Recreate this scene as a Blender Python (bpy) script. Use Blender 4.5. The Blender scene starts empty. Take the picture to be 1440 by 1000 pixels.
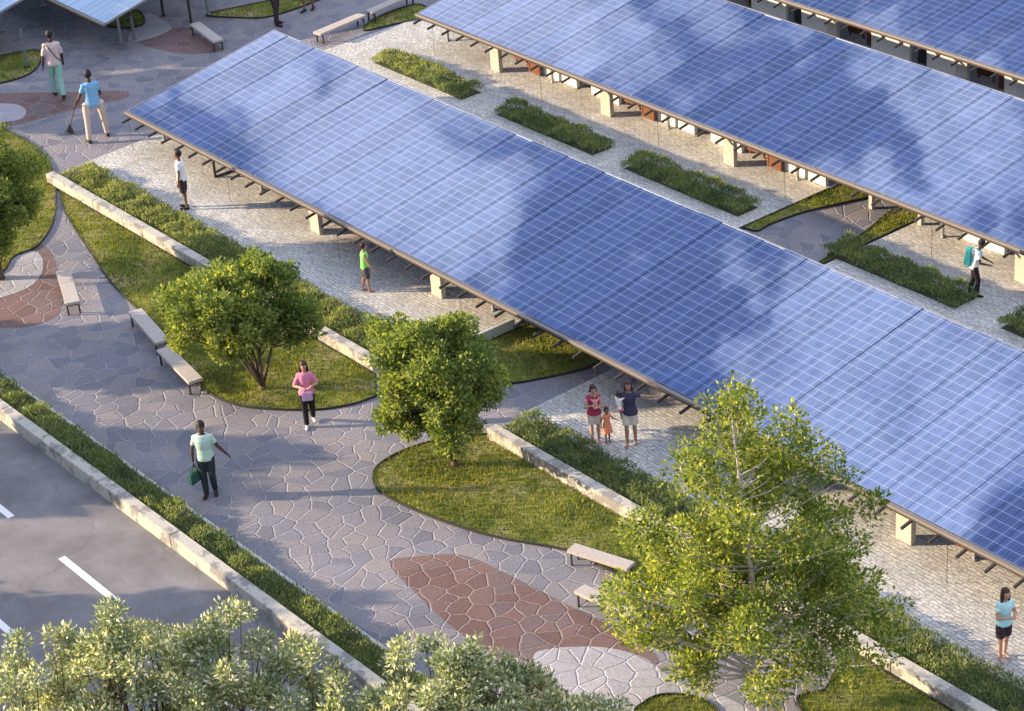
import bpy, bmesh, math, random
import numpy as np
from mathutils import Vector, Matrix
random.seed(7); RNG = np.random.default_rng(7)
S = bpy.context.scene
COL = S.collection
PI = math.pi
R = math.radians

# ------------------------------------------------------------------ camera survey
# world: X along the canopies, Y across them (away from the road), Z up, metres
FPX = 3306.99
_p, _r, _a = 0.5006263, -0.0792619, 2.21320656
cp, sp, cr, sr = math.cos(_p), math.sin(_p), math.cos(_r), math.sin(_r)
R0 = np.array([[1, 0, 0], [0, -sp, -cp], [0, cp, -sp]])
Rr = np.array([[cr, -sr, 0], [sr, cr, 0], [0, 0, 1]]) @ R0
Xw = np.array([-math.cos(_a), -math.sin(_a), 0.0])
Yw = np.cross([0, 0, 1.0], Xw)
RW = Rr @ np.stack([Xw, Yw, [0, 0, 1.0]]).T      # world -> camera (x right, y down, z forward)
CAM = np.array([55.15, -28.62, 26.0])


def ray(px, py):
    return RW.T @ np.array([(px - 720) / FPX, (py - 500) / FPX, 1.0])


_d = ray(190, 211)
CAM = -_d * (-26.0 / _d[2]); CAM[2] = 26.0


def G(px, py, z=0.0):
    d = ray(px, py)
    return CAM + d * ((z - CAM[2]) / d[2])


cam_d = bpy.data.cameras.new('camera'); cam = bpy.data.objects.new('camera', cam_d); COL.objects.link(cam)
M4 = Matrix.Identity(4)
for i in range(3):
    M4[i][0] = RW[0][i]; M4[i][1] = -RW[1][i]; M4[i][2] = -RW[2][i]; M4[i][3] = CAM[i]
cam.matrix_world = M4
cam_d.sensor_width = 36; cam_d.lens = FPX / 1440 * 36
cam_d.clip_start = 0.5; cam_d.clip_end = 3000
S.camera = cam

# ------------------------------------------------------------------ light
SUN_AZ = R(47); SUN_EL = R(17.0)          # shadows fall towards +X+Y
sd = bpy.data.lights.new('sun', 'SUN'); so = bpy.data.objects.new('sun', sd); COL.objects.link(so)
sd.energy = 11.0; sd.angle = R(0.6); sd.color = (1.0, 0.77, 0.50)
to_sun = Vector((-math.cos(SUN_AZ) * math.cos(SUN_EL), -math.sin(SUN_AZ) * math.cos(SUN_EL), math.sin(SUN_EL)))
so.rotation_euler = (-to_sun).to_track_quat('-Z', 'Y').to_euler()
so.location = to_sun * 100
S.view_settings.view_transform = 'Standard'; S.view_settings.look = 'None'
S.view_settings.exposure = 0; S.view_settings.gamma = 1


# ------------------------------------------------------------------ node helpers
class NT:
    def __init__(s, tree):
        s.t = tree; s.n = tree.nodes; s.l = tree.links; s.n.clear()

    def add(s, typ, **kw):
        nd = s.n.new(typ)
        for k, v in kw.items():
            if k.startswith('i_'):
                key = k[2:]; key = int(key) if key.isdigit() else key.replace('_', ' ')
                s.set(nd.inputs[key], v)
            else:
                setattr(nd, k, v)
        return nd

    def set(s, inp, v):
        if hasattr(v, 'links') or isinstance(v, bpy.types.NodeSocket):
            s.l.new(v, inp)
        else:
            inp.default_value = v

    def math(s, op, a, b=None, c=None, clamp=False):
        nd = s.n.new('ShaderNodeMath'); nd.operation = op; nd.use_clamp = clamp
        s.set(nd.inputs[0], a)
        if b is not None: s.set(nd.inputs[1], b)
        if c is not None: s.set(nd.inputs[2], c)
        return nd.outputs[0]

    def ramp(s, fac, stops, interp='LINEAR'):
        nd = s.n.new('ShaderNodeValToRGB'); s.l.new(fac, nd.inputs[0]); cr_ = nd.color_ramp
        cr_.interpolation = interp
        while len(cr_.elements) < len(stops): cr_.elements.new(0.5)
        for e, (p_, c_) in zip(cr_.elements, stops):
            e.position = p_
            if not isinstance(c_, (tuple, list)): c_ = (c_, c_, c_)
            e.color = (*c_, 1) if len(c_) == 3 else c_
        return nd.outputs[0]

    def mix(s, fac, a, b, blend='MIX'):
        nd = s.n.new('ShaderNodeMix'); nd.data_type = 'RGBA'; nd.blend_type = blend
        s.set(nd.inputs[0], fac)
        for i_, v in ((6, a), (7, b)):
            if isinstance(v, (tuple, list)) and len(v) == 3: v = (*v, 1)
            s.set(nd.inputs[i_], v)
        return nd.outputs[2]

    def noise(s, vec, scale, detail=4, rough=.55, dim='3D'):
        nd = s.n.new('ShaderNodeTexNoise'); nd.noise_dimensions = dim
        if vec is not None: s.l.new(vec, nd.inputs['Vector'])
        nd.inputs['Scale'].default_value = scale; nd.inputs['Detail'].default_value = detail
        nd.inputs['Roughness'].default_value = rough
        return nd

    def vmath(s, op, a, b=None):
        nd = s.n.new('ShaderNodeVectorMath'); nd.operation = op
        s.set(nd.inputs[0], a)
        if b is not None:
            if op == 'SCALE': s.set(nd.inputs[3], b)
            else: s.set(nd.inputs[1], b)
        return nd

    def out(s, shader, world=False):
        o = s.n.new('ShaderNodeOutputWorld' if world else 'ShaderNodeOutputMaterial')
        s.l.new(shader, o.inputs[0])


def mat(name):
    m = bpy.data.materials.new(name); m.use_nodes = True
    return m, NT(m.node_tree)


def pbsdf(t, col, rough=.7, bump=None, strength=.3, dist=.01, metal=0., spec=.5):
    b = t.add('ShaderNodeBsdfPrincipled')
    if isinstance(col, (tuple, list)): col = (*col[:3], 1)
    t.set(b.inputs['Base Color'], col); t.set(b.inputs['Roughness'], rough)
    t.set(b.inputs['Metallic'], metal); b.inputs['Specular IOR Level'].default_value = spec
    if bump is not None:
        bp = t.add('ShaderNodeBump'); bp.inputs['Strength'].default_value = strength
        bp.inputs['Distance'].default_value = dist; t.l.new(bump, bp.inputs['Height'])
        t.l.new(bp.outputs[0], b.inputs['Normal'])
    return b.outputs[0]


def pos(t):
    return t.add('ShaderNodeNewGeometry').outputs['Position']


# ------------------------------------------------------------------ world (sky with clouds)
W = bpy.data.worlds.new('World'); S.world = W; W.use_nodes = True
t = NT(W.node_tree)
sky = t.add('ShaderNodeTexSky'); sky.sky_type = 'NISHITA'; sky.sun_disc = False
sky.sun_elevation = SUN_EL
sky.sun_rotation = math.atan2(to_sun.x, to_sun.y)
sky.air_density = 1.0; sky.dust_density = 0.6; sky.ozone_density = 2.5
tc = t.add('ShaderNodeTexCoord').outputs['Generated']
nz = t.noise(tc, 7, 5, .6)
w0 = t.vmath('SUBTRACT', nz.outputs['Color'], (0.5, 0.5, 0.5)).outputs[0]
w1 = t.vmath('SCALE', w0, 0.11).outputs[0]
wd = t.vmath('ADD', tc, w1).outputs[0]
acc = None
# thin cloud banks: direction, radius, density
for c, rad, k in (((-.815, .31, .49), .045, .95), ((-.80, .315, .515), .03, .7), ((-.755, .335, .565), .045, .6), ((-.77, .32, .555), .03, .5),
                  ((-.615, .43, .66), .055, .85), ((-.585, .43, .69), .06, .75), ((-.56, .42, .715), .05, .8), ((-.74, .41, .53), .06, .75),
                  ((-.70, .42, .58), .03, .35), ((-.63, .46, .62), .03, .3), ((-.60, .50, .62), .06, .3), ((-.2, .6, .75), .3, .8), ((.4, -.5, .7), .35, .8),
                  ((.6, .5, .45), .3, .8), ((-.9, -.3, .3), .2, .6)):
    dd = t.vmath('DISTANCE', wd, c).outputs['Value']
    mr = t.add('ShaderNodeMapRange', interpolation_type='SMOOTHSTEP'); t.l.new(dd, mr.inputs[0])
    mr.inputs[1].default_value = rad * 1.7; mr.inputs[2].default_value = rad * .3
    mr.inputs[3].default_value = 0; mr.inputs[4].default_value = k
    acc = mr.outputs[0] if acc is None else t.math('MAXIMUM', acc, mr.outputs[0])
n2 = t.noise(wd, 15, 6, .62)
acc = t.math('ADD', acc, t.math('MULTIPLY_ADD', n2.outputs[0], 2.6, -1.3))
acc = t.math('MULTIPLY', t.ramp(acc, [(.30, 0), (.46, .55), (.75, 1)]), 1.0)
hz_ = t.mix(.975, sky.outputs[0], (3.2, 3.9, 5.9))
sz = t.add('ShaderNodeSeparateXYZ'); t.l.new(tc, sz.inputs[0])
hz_ = t.mix(t.ramp(sz.outputs[2], [(.78, 0), (.9, 1)]), hz_, (6.6, 8.2, 11.6))   # unseen bright zone overhead, added as ambient fill light
cl = t.mix(acc, hz_, (12.6, 11.8, 11.8))
bg = t.add('ShaderNodeBackground'); t.l.new(cl, bg.inputs[0]); bg.inputs[1].default_value = 0.15
t.out(bg.outputs[0], True)

# ------------------------------------------------------------------ materials
MT = {}


def simple(name, col, rough=.7, metal=0., nscale=30, var=.25, bump=.2, spec=.4):
    m, t = mat(name)
    tc_ = t.add('ShaderNodeTexCoord').outputs['Object']
    n = t.noise(tc_, nscale, 5)
    f = t.math('MULTIPLY_ADD', n.outputs[0], var * 2, 1 - var)
    c = t.mix(1.0, (*col, 1), f, 'MULTIPLY')
    t.out(pbsdf(t, c, rough, n.outputs[0], bump, .01, metal, spec)); MT[name] = m
    return m


def crazy(name, cA, cB, cC, joint, scale=1.5, jw=.035):
    m, t = mat(name); p_ = pos(t)
    nw = t.noise(p_, 1.3, 3)
    off = t.vmath('SCALE', t.vmath('SUBTRACT', nw.outputs['Color'], (.5, .5, .5)).outputs[0], .22).outputs[0]
    v0 = t.vmath('ADD', p_, off).outputs[0]
    nf = t.noise(p_, 9, 2)
    v1 = t.vmath('ADD', v0, t.vmath('SCALE', t.vmath('SUBTRACT', nf.outputs['Color'], (.5, .5, .5)).outputs[0], .035).outputs[0]).outputs[0]
    vo = t.add('ShaderNodeTexVoronoi', voronoi_dimensions='2D', feature='DISTANCE_TO_EDGE'); t.l.new(v1, vo.inputs['Vector']); vo.inputs['Scale'].default_value = scale
    vc = t.add('ShaderNodeTexVoronoi', voronoi_dimensions='2D', feature='F1'); t.l.new(v1, vc.inputs['Vector']); vc.inputs['Scale'].default_value = scale
    sep = t.add('ShaderNodeSeparateColor'); t.l.new(vc.outputs['Color'], sep.inputs[0])
    stone = t.ramp(sep.outputs[0], [(0, cA), (.45, cB), (1, cC)])
    ng = t.noise(p_, 24, 6, .7)
    stone = t.mix(1, stone, t.ramp(ng.outputs[0], [(.25, .55), (.75, 1.4)]), 'MULTIPLY')
    nb = t.noise(p_, .35, 4)
    stone = t.mix(1, stone, t.ramp(nb.outputs[0], [(.3, .82), (.7, 1.15)]), 'MULTIPLY')
    wn = t.noise(p_, 3.2, 3)
    jm = t.math('DIVIDE', vo.outputs['Distance'], t.math('MULTIPLY_ADD', wn.outputs[0], jw * 2.2, jw * .1))
    jf = t.ramp(jm, [(.35, 1.0), (1.0, 0.0)])
    jfade = t.math('MULTIPLY', jf, t.ramp(t.noise(p_, 2.1, 3).outputs[0], [(.3, .35), (.6, 1.0)]))
    c = t.mix(jfade, stone, joint)
    h = t.ramp(t.math('DIVIDE', vo.outputs['Distance'], .07), [(0, 0), (1, 1)])
    h = t.math('MULTIPLY_ADD', ng.outputs[0], .35, h)
    h = t.math('MULTIPLY_ADD', sep.outputs[1], .5, h)
    t.out(pbsdf(t, c, .75, h, .8, .02, 0, .35)); MT[name] = m


crazy('plaza_paving', (.155, .157, .19), (.20, .198, .228), (.25, .228, .235), (.42, .43, .47), 2.45, .019)
crazy('red_paving', (.14, .085, .08), (.185, .115, .105), (.155, .12, .125), (.38, .34, .33), 2.45, .02)
crazy('white_paving', (.32, .32, .355), (.38, .38, .41), (.36, .35, .37), (.50, .50, .53), 2.45, .02)

m, t = mat('cobbles'); p_ = pos(t)
wv = t.noise(p_, 2.2, 3)
vv = t.vmath('ADD', p_, t.vmath('SCALE', t.vmath('SUBTRACT', wv.outputs['Color'], (.5, .5, .5)).outputs[0], .16).outputs[0]).outputs[0]
wv2 = t.noise(p_, 11, 3)
vv = t.vmath('ADD', vv, t.vmath('SCALE', t.vmath('SUBTRACT', wv2.outputs['Color'], (.5, .5, .5)).outputs[0], .10).outputs[0]).outputs[0]
br = t.add('ShaderNodeTexBrick'); t.l.new(vv, br.inputs[0]); br.offset = .37; br.squash = 1.0
for k_, v_ in (('Scale', 1.0), ('Mortar Size', .011), ('Brick Width', .21), ('Row Height', .095), ('Bias', 0.)): br.inputs[k_].default_value = v_
br.inputs['Color1'].default_value = (.60, .605, .58, 1); br.inputs['Color2'].default_value = (.49, .495, .48, 1); br.inputs['Mortar'].default_value = (.33, .315, .29, 1)
n1 = t.noise(p_, 17, 6, .7); n0 = t.noise(p_, .6, 4)
c = t.mix(1, br.outputs[0], t.ramp(n1.outputs[0], [(.25, .6), (.7, 1.3)]), 'MULTIPLY')
c = t.mix(1, c, t.ramp(n0.outputs[0], [(.3, .85), (.7, 1.15)]), 'MULTIPLY')
sc_ = t.vmath('MULTIPLY', p_, (1.6, 6.5, 1)).outputs[0]
n3 = t.noise(sc_, 2.0, 5, .65)
c = t.mix(t.ramp(n3.outputs[0], [(.545, 0), (.59, .75)]), c, (.30, .28, .27))
n4 = t.noise(p_, 1.6, 6, .7)
c = t.mix(t.ramp(n4.outputs[0], [(.50, 0), (.68, .5)]), c, (.36, .31, .26))
h = t.math('MULTIPLY_ADD', n1.outputs[0], .8, t.math('MULTIPLY', br.outputs['Fac'], -.8))
t.out(pbsdf(t, c, .8, h, .7, .015, 0, .3)); MT['cobbles'] = m

m, t = mat('asphalt'); p_ = pos(t)
n1 = t.noise(p_, 60, 4, .8); n0 = t.noise(p_, .9, 5, .65)
c = t.mix(1, t.ramp(n1.outputs[0], [(.3, (.125, .125, .14)), (.7, (.225, .215, .22))]), t.ramp(n0.outputs[0], [(.3, .75), (.7, 1.3)]), 'MULTIPLY')
wq = t.vmath('ADD', p_, t.vmath('SCALE', t.vmath('SUBTRACT', t.noise(p_, 1.5, 4).outputs['Color'], (.5, .5, .5)).outputs[0], 1.2).outputs[0]).outputs[0]
vk = t.add('ShaderNodeTexVoronoi', voronoi_dimensions='2D', feature='DISTANCE_TO_EDGE'); t.l.new(wq, vk.inputs['Vector']); vk.inputs['Scale'].default_value = .22
c = t.mix(t.ramp(t.math('DIVIDE', vk.outputs['Distance'], .012), [(.2, .22), (1, 0)]), c, (.06, .06, .065))
stn = t.noise(t.vmath('MULTIPLY', p_, (.35, 2.2, 1)).outputs[0], 1.0, 5, .6)
c = t.mix(t.ramp(stn.outputs[0], [(.52, 0), (.72, .25)]), c, (.10, .10, .11))
t.out(pbsdf(t, c, .85, n1.outputs[0], .5, .006)); MT['asphalt'] = m

m, t = mat('road_paint'); p_ = pos(t)
n1 = t.noise(p_, 40, 4, .8)
t.out(pbsdf(t, t.ramp(n1.outputs[0], [(.25, (.6, .6, .6)), (.5, (.82, .82, .82))]), .6)); MT['road_paint'] = m


def stained(name, col, dark, thr=.58):
    m, t = mat(name); p_ = pos(t)
    n0 = t.noise(p_, 2.6, 6, .65); n1 = t.noise(p_, 25, 5, .7)
    c = t.mix(t.ramp(n0.outputs[0], [(thr, 0), (thr + .07, .8)]), (*col, 1), dark)
    c = t.mix(1, c, t.ramp(n1.outputs[0], [(.3, .72), (.7, 1.2)]), 'MULTIPLY')
    t.out(pbsdf(t, c, .85, n1.outputs[0], .5, .01)); MT[name] = m


stained('weathered_concrete', (.47, .45, .395), (.20, .195, .195), .50)
stained('kerb_concrete', (.5, .52, .5), (.3, .3, .3), .66)
stained('pier_stone', (.46, .43, .37), (.3, .28, .24), .7)
stained('white_plaster', (.78, .76, .71), (.6, .58, .54), .72)
stained('bench_stone', (.44, .40, .37), (.3, .28, .27), .66)

m, t = mat('lawn_soil'); p_ = pos(t)
n0 = t.noise(p_, .8, 5, .6); n1 = t.noise(p_, 14, 5, .7)
c = t.ramp(n0.outputs[0], [(.34, (.04, .07, .015)), (.5, (.17, .19, .03)), (.62, (.30, .26, .12))])
c = t.mix(1, c, t.ramp(n1.outputs[0], [(.3, .6), (.7, 1.35)]), 'MULTIPLY')
t.out(pbsdf(t, c, .95, n1.outputs[0], .8, .03)); MT['lawn_soil'] = m

m, t = mat('planting_soil'); p_ = pos(t)
n1 = t.noise(p_, 20, 5, .7)
t.out(pbsdf(t, t.ramp(n1.outputs[0], [(.3, (.03, .04, .018)), (.7, (.07, .08, .035))]), .95, n1.outputs[0], .8, .03)); MT['planting_soil'] = m


def foliage(name, cols, trans=.35, pscale=.8, rough=.55, tip=None, sat=None):
    m, t = mat(name); p_ = pos(t)
    g = t.add('ShaderNodeNewGeometry')
    rnd = g.outputs['Random Per Island']
    c = t.ramp(rnd, cols)
    n = t.noise(p_, pscale, 3)
    c = t.mix(1, c, t.ramp(n.outputs[0], [(.32, (.45, .60, .6) if tip else (.72, .78, .75)), (.66, (1.35, 1.22, 1.05))]), 'MULTIPLY')
    b = pbsdf(t, c, rough, spec=.35)
    tr = t.add('ShaderNodeBsdfTranslucent'); t.l.new(t.mix(1, c, (1.3, 1.35, .5, 1), 'MULTIPLY'), tr.inputs[0])
    mx = t.add('ShaderNodeMixShader'); mx.inputs[0].default_value = trans
    t.l.new(b, mx.inputs[1]); t.l.new(tr.outputs[0], mx.inputs[2])
    t.out(mx.outputs[0]); MT[name] = m


foliage('round_tree_leaves', [(0, (.10, .16, .06)), (.5, (.215, .29, .09)), (1, (.42, .46, .17))], .5)
foliage('birch_leaves', [(0, (.075, .135, .04)), (.45, (.18, .26, .06)), (.8, (.37, .42, .10)), (1, (.55, .54, .2))], .5, .5)
foliage('olive_leaves', [(0, (.19, .25, .16)), (.5, (.30, .37, .25)), (.78, (.44, .49, .36)), (.81, (.88, .87, .74)), (1, (.97, .97, .90))], .35, 1.0, .45)
foliage('hedge_leaves', [(0, (.10, .15, .075)), (.5, (.19, .25, .12)), (1, (.34, .38, .23))], .4, 1.2)
foliage('pale_hedge_leaves', [(0, (.13, .18, .08)), (.5, (.22, .28, .12)), (1, (.42, .44, .25))], .4, 1.4)
foliage('grass_blades', [(0, (.09, .13, .02)), (.5, (.21, .235, .035)), (1, (.36, .34, .08))], .35, .7, .7, 1)

simple('bark', (.12, .085, .06), .9, 0, 18, .35, .8)
simple('birch_bark', (.52, .48, .42), .8, 0, 12, .35, .4)
simple('steel_dark', (.055, .05, .048), .5, .3)
simple('gutter_metal', (.25, .215, .19), .45, .35)
simple('edging', (.03, .03, .028), .7)
simple('wood_brown', (.17, .062, .026), .5, 0, 14, .4)
simple('grey_metal', (.33, .34, .36), .45, .6)
simple('opening_shade', (.05, .05, .055), .8)
simple('chain_metal', (.16, .13, .11), .5, .6)
simple('pale_steel', (.22, .25, .27), .45, .5)


def panel_mat(name, base, lines, per=.695, row=.2515, wide=False):
    m, t = mat(name)
    tcn = t.add('ShaderNodeTexCoord').outputs['Object']
    sp_ = t.add('ShaderNodeSeparateXYZ'); t.l.new(tcn, sp_.inputs[0])
    X, Y = sp_.outputs[0], sp_.outputs[1]
    A = t.math('ABSOLUTE', t.math('SUBTRACT', X, per / 2))          # distance from module centre line

    def band(v, at, w):
        return t.ramp(t.math('DIVIDE', t.math('ABSOLUTE', t.math('SUBTRACT', v, at)), w), [(.55, 1), (1, 0)])
    fx = t.math('MULTIPLY', band(A, per / 2 - .13, .0135), .75)                                   # two broad bright bus lines per module
    fy = t.ramp(t.math('DIVIDE', t.math('PINGPONG', Y, row / 2), .0115), [(.55, 1), (1, 0)])
    fine = t.ramp(t.math('DIVIDE', t.math('PINGPONG', X, .0434), .010), [(.4, .26), (1, 0)])
    finey = t.ramp(t.math('DIVIDE', t.math('PINGPONG', t.math('ADD', Y, row / 4), row / 4), .007), [(.4, .22), (1, 0)])
    f = t.math('MAXIMUM', t.math('MAXIMUM', fx, fy), t.math('MAXIMUM', fine, finey))
    # every cell its own tint
    cx = t.math('FLOOR', t.math('DIVIDE', X, .0869)); cy = t.math('FLOOR', t.math('DIVIDE', Y, row))
    oi = t.add('ShaderNodeObjectInfo').outputs['Random']
    cv = t.add('ShaderNodeCombineXYZ'); t.l.new(cx, cv.inputs[0]); t.l.new(cy, cv.inputs[1]); t.l.new(t.math('MULTIPLY', oi, 91.7), cv.inputs[2])
    wn = t.add('ShaderNodeTexWhiteNoise', noise_dimensions='3D'); t.l.new(cv.outputs[0], wn.inputs['Vector'])
    cell = t.mix(wn.outputs['Value'], tuple(c_ * .86 for c_ in base), tuple(min(1, c_ * 1.14) for c_ in base))
    cell = t.mix(1, cell, t.ramp(oi, [(0, .86), (1, 1.14)]), 'MULTIPLY')
    nd = t.noise(tcn, 1.1, 4)
    cell = t.mix(t.ramp(nd.outputs[0], [(.5, 0), (.8, .12)]), cell, (.45, .42, .45))
    c = t.mix(f, cell, lines)
    b = t.add('ShaderNodeBsdfPrincipled'); t.l.new(c, b.inputs['Base Color'])
    t.set(b.inputs['Metallic'], t.math('MULTIPLY_ADD', f, -.22, .95))
    b.inputs['Roughness'].default_value = .03
    b.inputs['Coat Weight'].default_value = .25; b.inputs['Coat Roughness'].default_value = .03
    t.out(b.outputs[0]); MT[name] = m


panel_mat('solar_cells', (.118, .18, .36), (.29, .365, .57))
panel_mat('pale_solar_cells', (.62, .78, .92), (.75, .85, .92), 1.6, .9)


# ------------------------------------------------------------------ mesh helpers
class MB:
    def __init__(s): s.v = []; s.f = []

    def add(s, vs, fs):
        o = len(s.v); s.v += [tuple(v) for v in vs]; s.f += [tuple(i + o for i in f) for f in fs]; return s

    def box(s, a, b, bev=0):
        (x0, y0, z0), (x1, y1, z1) = a, b
        if bev <= 0:
            return s.add([(x0, y0, z0), (x1, y0, z0), (x1, y1, z0), (x0, y1, z0), (x0, y0, z1), (x1, y0, z1), (x1, y1, z1), (x0, y1, z1)],
                         [(0, 3, 2, 1), (4, 5, 6, 7), (0, 1, 5, 4), (1, 2, 6, 5), (2, 3, 7, 6), (3, 0, 4, 7)])
        bm = bmesh.new(); bmesh.ops.create_cube(bm, size=1)
        for v in bm.verts: v.co = Vector(((x0 + x1) / 2 + v.co.x * (x1 - x0), (y0 + y1) / 2 + v.co.y * (y1 - y0), (z0 + z1) / 2 + v.co.z * (z1 - z0)))
        bmesh.ops.bevel(bm, geom=bm.edges[:], offset=bev, segments=2, affect='EDGES')
        bm.verts.index_update(); s.add([v.co for v in bm.verts], [[v.index for v in f.verts] for f in bm.faces]); bm.free(); return s

    def tube(s, pts, rad, seg=8, cap=True, sq=1.0):
        """loft of circular rings along a polyline, rad a number or list"""
        pts = [Vector(p) for p in pts]; n = len(pts)
        if not isinstance(rad, (list, tuple)): rad = [rad] * n
        d0 = (pts[1] - pts[0]).normalized()
        up = Vector((0, 0, 1)) if abs(d0.z) < .9 else Vector((1, 0, 0))
        u = d0.cross(up).normalized(); vs = []; o = len(s.v)
        for i, p in enumerate(pts):
            d = (pts[min(i + 1, n - 1)] - pts[max(i - 1, 0)]).normalized()
            u = (u - d * u.dot(d)).normalized(); w = d.cross(u)
            for k in range(seg):
                a = 2 * PI * k / seg
                vs.append(p + (u * math.cos(a) + w * math.sin(a) * sq) * rad[i])
        fs = [(i * seg + k, i * seg + (k + 1) % seg, (i + 1) * seg + (k + 1) % seg, (i + 1) * seg + k) for i in range(n - 1) for k in range(seg)]
        if cap: fs += [tuple(range(seg))[::-1], tuple((n - 1) * seg + k for k in range(seg))]
        return s.add(vs, fs)

    def rings(s, rr, seg=16, tilt=None):
        """closed loft through horizontal ellipses [(cx,cy,cz,rx,ry)]"""
        vs = []
        for (cx, cy, cz, rx, ry) in rr:
            for k in range(seg):
                a = 2 * PI * k / seg; vs.append((cx + rx * math.cos(a), cy + ry * math.sin(a), cz))
        n = len(rr)
        fs = [(i * seg + k, i * seg + (k + 1) % seg, (i + 1) * seg + (k + 1) % seg, (i + 1) * seg + k) for i in range(n - 1) for k in range(seg)]
        fs += [tuple(range(seg))[::-1], tuple((n - 1) * seg + k for k in range(seg))]
        return s.add(vs, fs)

    def ball(s, c, r, seg=12, rng=8):
        if not isinstance(r, (tuple, list)): r = (r, r, r)
        vs = [(c[0], c[1], c[2] - r[2])]
        for i in range(1, rng):
            ph = -PI / 2 + PI * i / rng
            for k in range(seg):
                a = 2 * PI * k / seg
                vs.append((c[0] + r[0] * math.cos(ph) * math.cos(a), c[1] + r[1] * math.cos(ph) * math.sin(a), c[2] + r[2] * math.sin(ph)))
        vs.append((c[0], c[1], c[2] + r[2])); fs = []
        for k in range(seg):
            fs.append((0, 1 + (k + 1) % seg, 1 + k)); b_ = 1 + (rng - 2) * seg
            fs.append((len(vs) - 1, b_ + k, b_ + (k + 1) % seg))
        for i in range(rng - 2):
            for k in range(seg):
                a_ = 1 + i * seg; fs.append((a_ + k, a_ + (k + 1) % seg, a_ + seg + (k + 1) % seg, a_ + seg + k))
        return s.add(vs, fs)

    def transform(s, M_, start=0):
        for i in range(start, len(s.v)): s.v[i] = tuple(M_ @ Vector(s.v[i]))
        return s

    def mesh(s, name, m, smooth=False):
        me = bpy.data.meshes.new(name); me.from_pydata(s.v, [], s.f); me.update()
        if m: me.materials.append(MT[m] if isinstance(m, str) else m)
        if smooth: me.polygons.foreach_set('use_smooth', [True] * len(me.polygons))
        return me

    def obj(s, name, m, parent=None, smooth=False):
        return link(name, s.mesh(name, m, smooth), parent)


def link(name, me, parent=None):
    o = bpy.data.objects.new(name, me); COL.objects.link(o)
    if parent: o.parent = parent
    return o


def tag(o, label=None, cat=None, group=None, kind=None):
    if label: o['label'] = label
    if cat: o['category'] = cat
    if group: o['group'] = group
    if kind: o['kind'] = kind
    return o


def thing(name, label, cat, loc=(0, 0, 0), rz=0, group=None):
    o = bpy.data.objects.new(name, None); COL.objects.link(o); o.location = loc; o.rotation_euler = (0, 0, rz)
    o.empty_display_size = .2
    return tag(o, label, cat, group)


def dup(root, loc, rz=0, label=None):
    r = root.copy(); COL.objects.link(r); r.location = loc; r.rotation_euler = (0, 0, rz)
    if label: r['label'] = label
    for ch in root.children:
        c_ = ch.copy(); COL.objects.link(c_); c_.parent = r
        for g in ch.children:
            d_ = g.copy(); COL.objects.link(d_); d_.parent = c_
    return r


def catmull(pts, n=8, closed=True):
    out = []; N = len(pts)
    for i in range(N if closed else N - 1):
        if closed: p = [np.array(pts[(i + k) % N]) for k in (-1, 0, 1, 2)]
        else: p = [np.array(pts[min(max(i + k, 0), N - 1)]) for k in (-1, 0, 1, 2)]
        for j in range(n):
            u = j / n
            out.append(.5 * ((2 * p[1]) + (-p[0] + p[2]) * u + (2 * p[0] - 5 * p[1] + 4 * p[2] - p[3]) * u * u + (-p[0] + 3 * p[1] - 3 * p[2] + p[3]) * u ** 3))
    if not closed: out.append(np.array(pts[-1]))
    return [tuple(q) for q in out]


def sheet(name, poly, z, m, kind='structure', thick=0.0):
    n = len(poly)
    if sum(poly[i][0] * poly[(i + 1) % n][1] - poly[(i + 1) % n][0] * poly[i][1] for i in range(n)) < 0: poly = poly[::-1]
    q = [Vector((p[0], p[1], 0)) for p in poly]
    from mathutils.geometry import tessellate_polygon
    fs = []
    for a, b, c in tessellate_polygon([q]):
        if a == b or b == c or a == c: continue
        ar = (q[b] - q[a]).cross(q[c] - q[a]).z
        if abs(ar) > 1e-7: fs.append((a, b, c) if ar > 0 else (a, c, b))
    vs = [(p[0], p[1], z) for p in poly]
    if thick:
        vs += [(p[0], p[1], z - thick) for p in poly]
        fs += [(i + n, (i + 1) % n + n, (i + 1) % n, i) for i in range(n)]
    me = bpy.data.meshes.new(name); me.from_pydata(vs, [], fs); me.update(); me.materials.append(MT[m])
    o = link(name, me)
    if kind: o['kind'] = kind
    return o


def px(*pts, z=0.): return [tuple(G(a, b, z)[:2]) for a, b in pts]


def inside(poly, P_):
    P_ = np.asarray(P_); x, y = P_[:, 0], P_[:, 1]; r_ = np.zeros(len(P_), bool)
    for i in range(len(poly)):
        (x0, y0), (x1, y1) = poly[i], poly[i - 1]
        c_ = ((y0 > y) != (y1 > y)) & (x < (x1 - x0) * (y - y0) / ((y1 - y0) or 1e-9) + x0)
        r_ ^= c_
    return r_


def scatter(poly, dens):
    p_ = np.array(poly); lo, hi = p_.min(0), p_.max(0); n = int((hi - lo).prod() * dens)
    q = RNG.uniform(lo, hi, (n, 2)); return q[inside(poly, q)]


def quads_mesh(name, V, m):
    """V (n,4,3): each leaf one quad"""
    n = len(V); me = bpy.data.meshes.new(name)
    me.vertices.add(4 * n); me.vertices.foreach_set('co', V.reshape(-1).astype(np.float32))
    me.loops.add(4 * n); me.loops.foreach_set('vertex_index', np.arange(4 * n, dtype=np.int32))
    me.polygons.add(n); me.polygons.foreach_set('loop_start', np.arange(0, 4 * n, 4, dtype=np.int32))
    me.polygons.foreach_set('loop_total', np.full(n, 4, dtype=np.int32))
    me.update(calc_edges=True); me.validate()
    me.materials.append(MT[m]); return me


def nrmz(a): return a / np.maximum(np.linalg.norm(a, axis=-1, keepdims=True), 1e-9)


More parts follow.
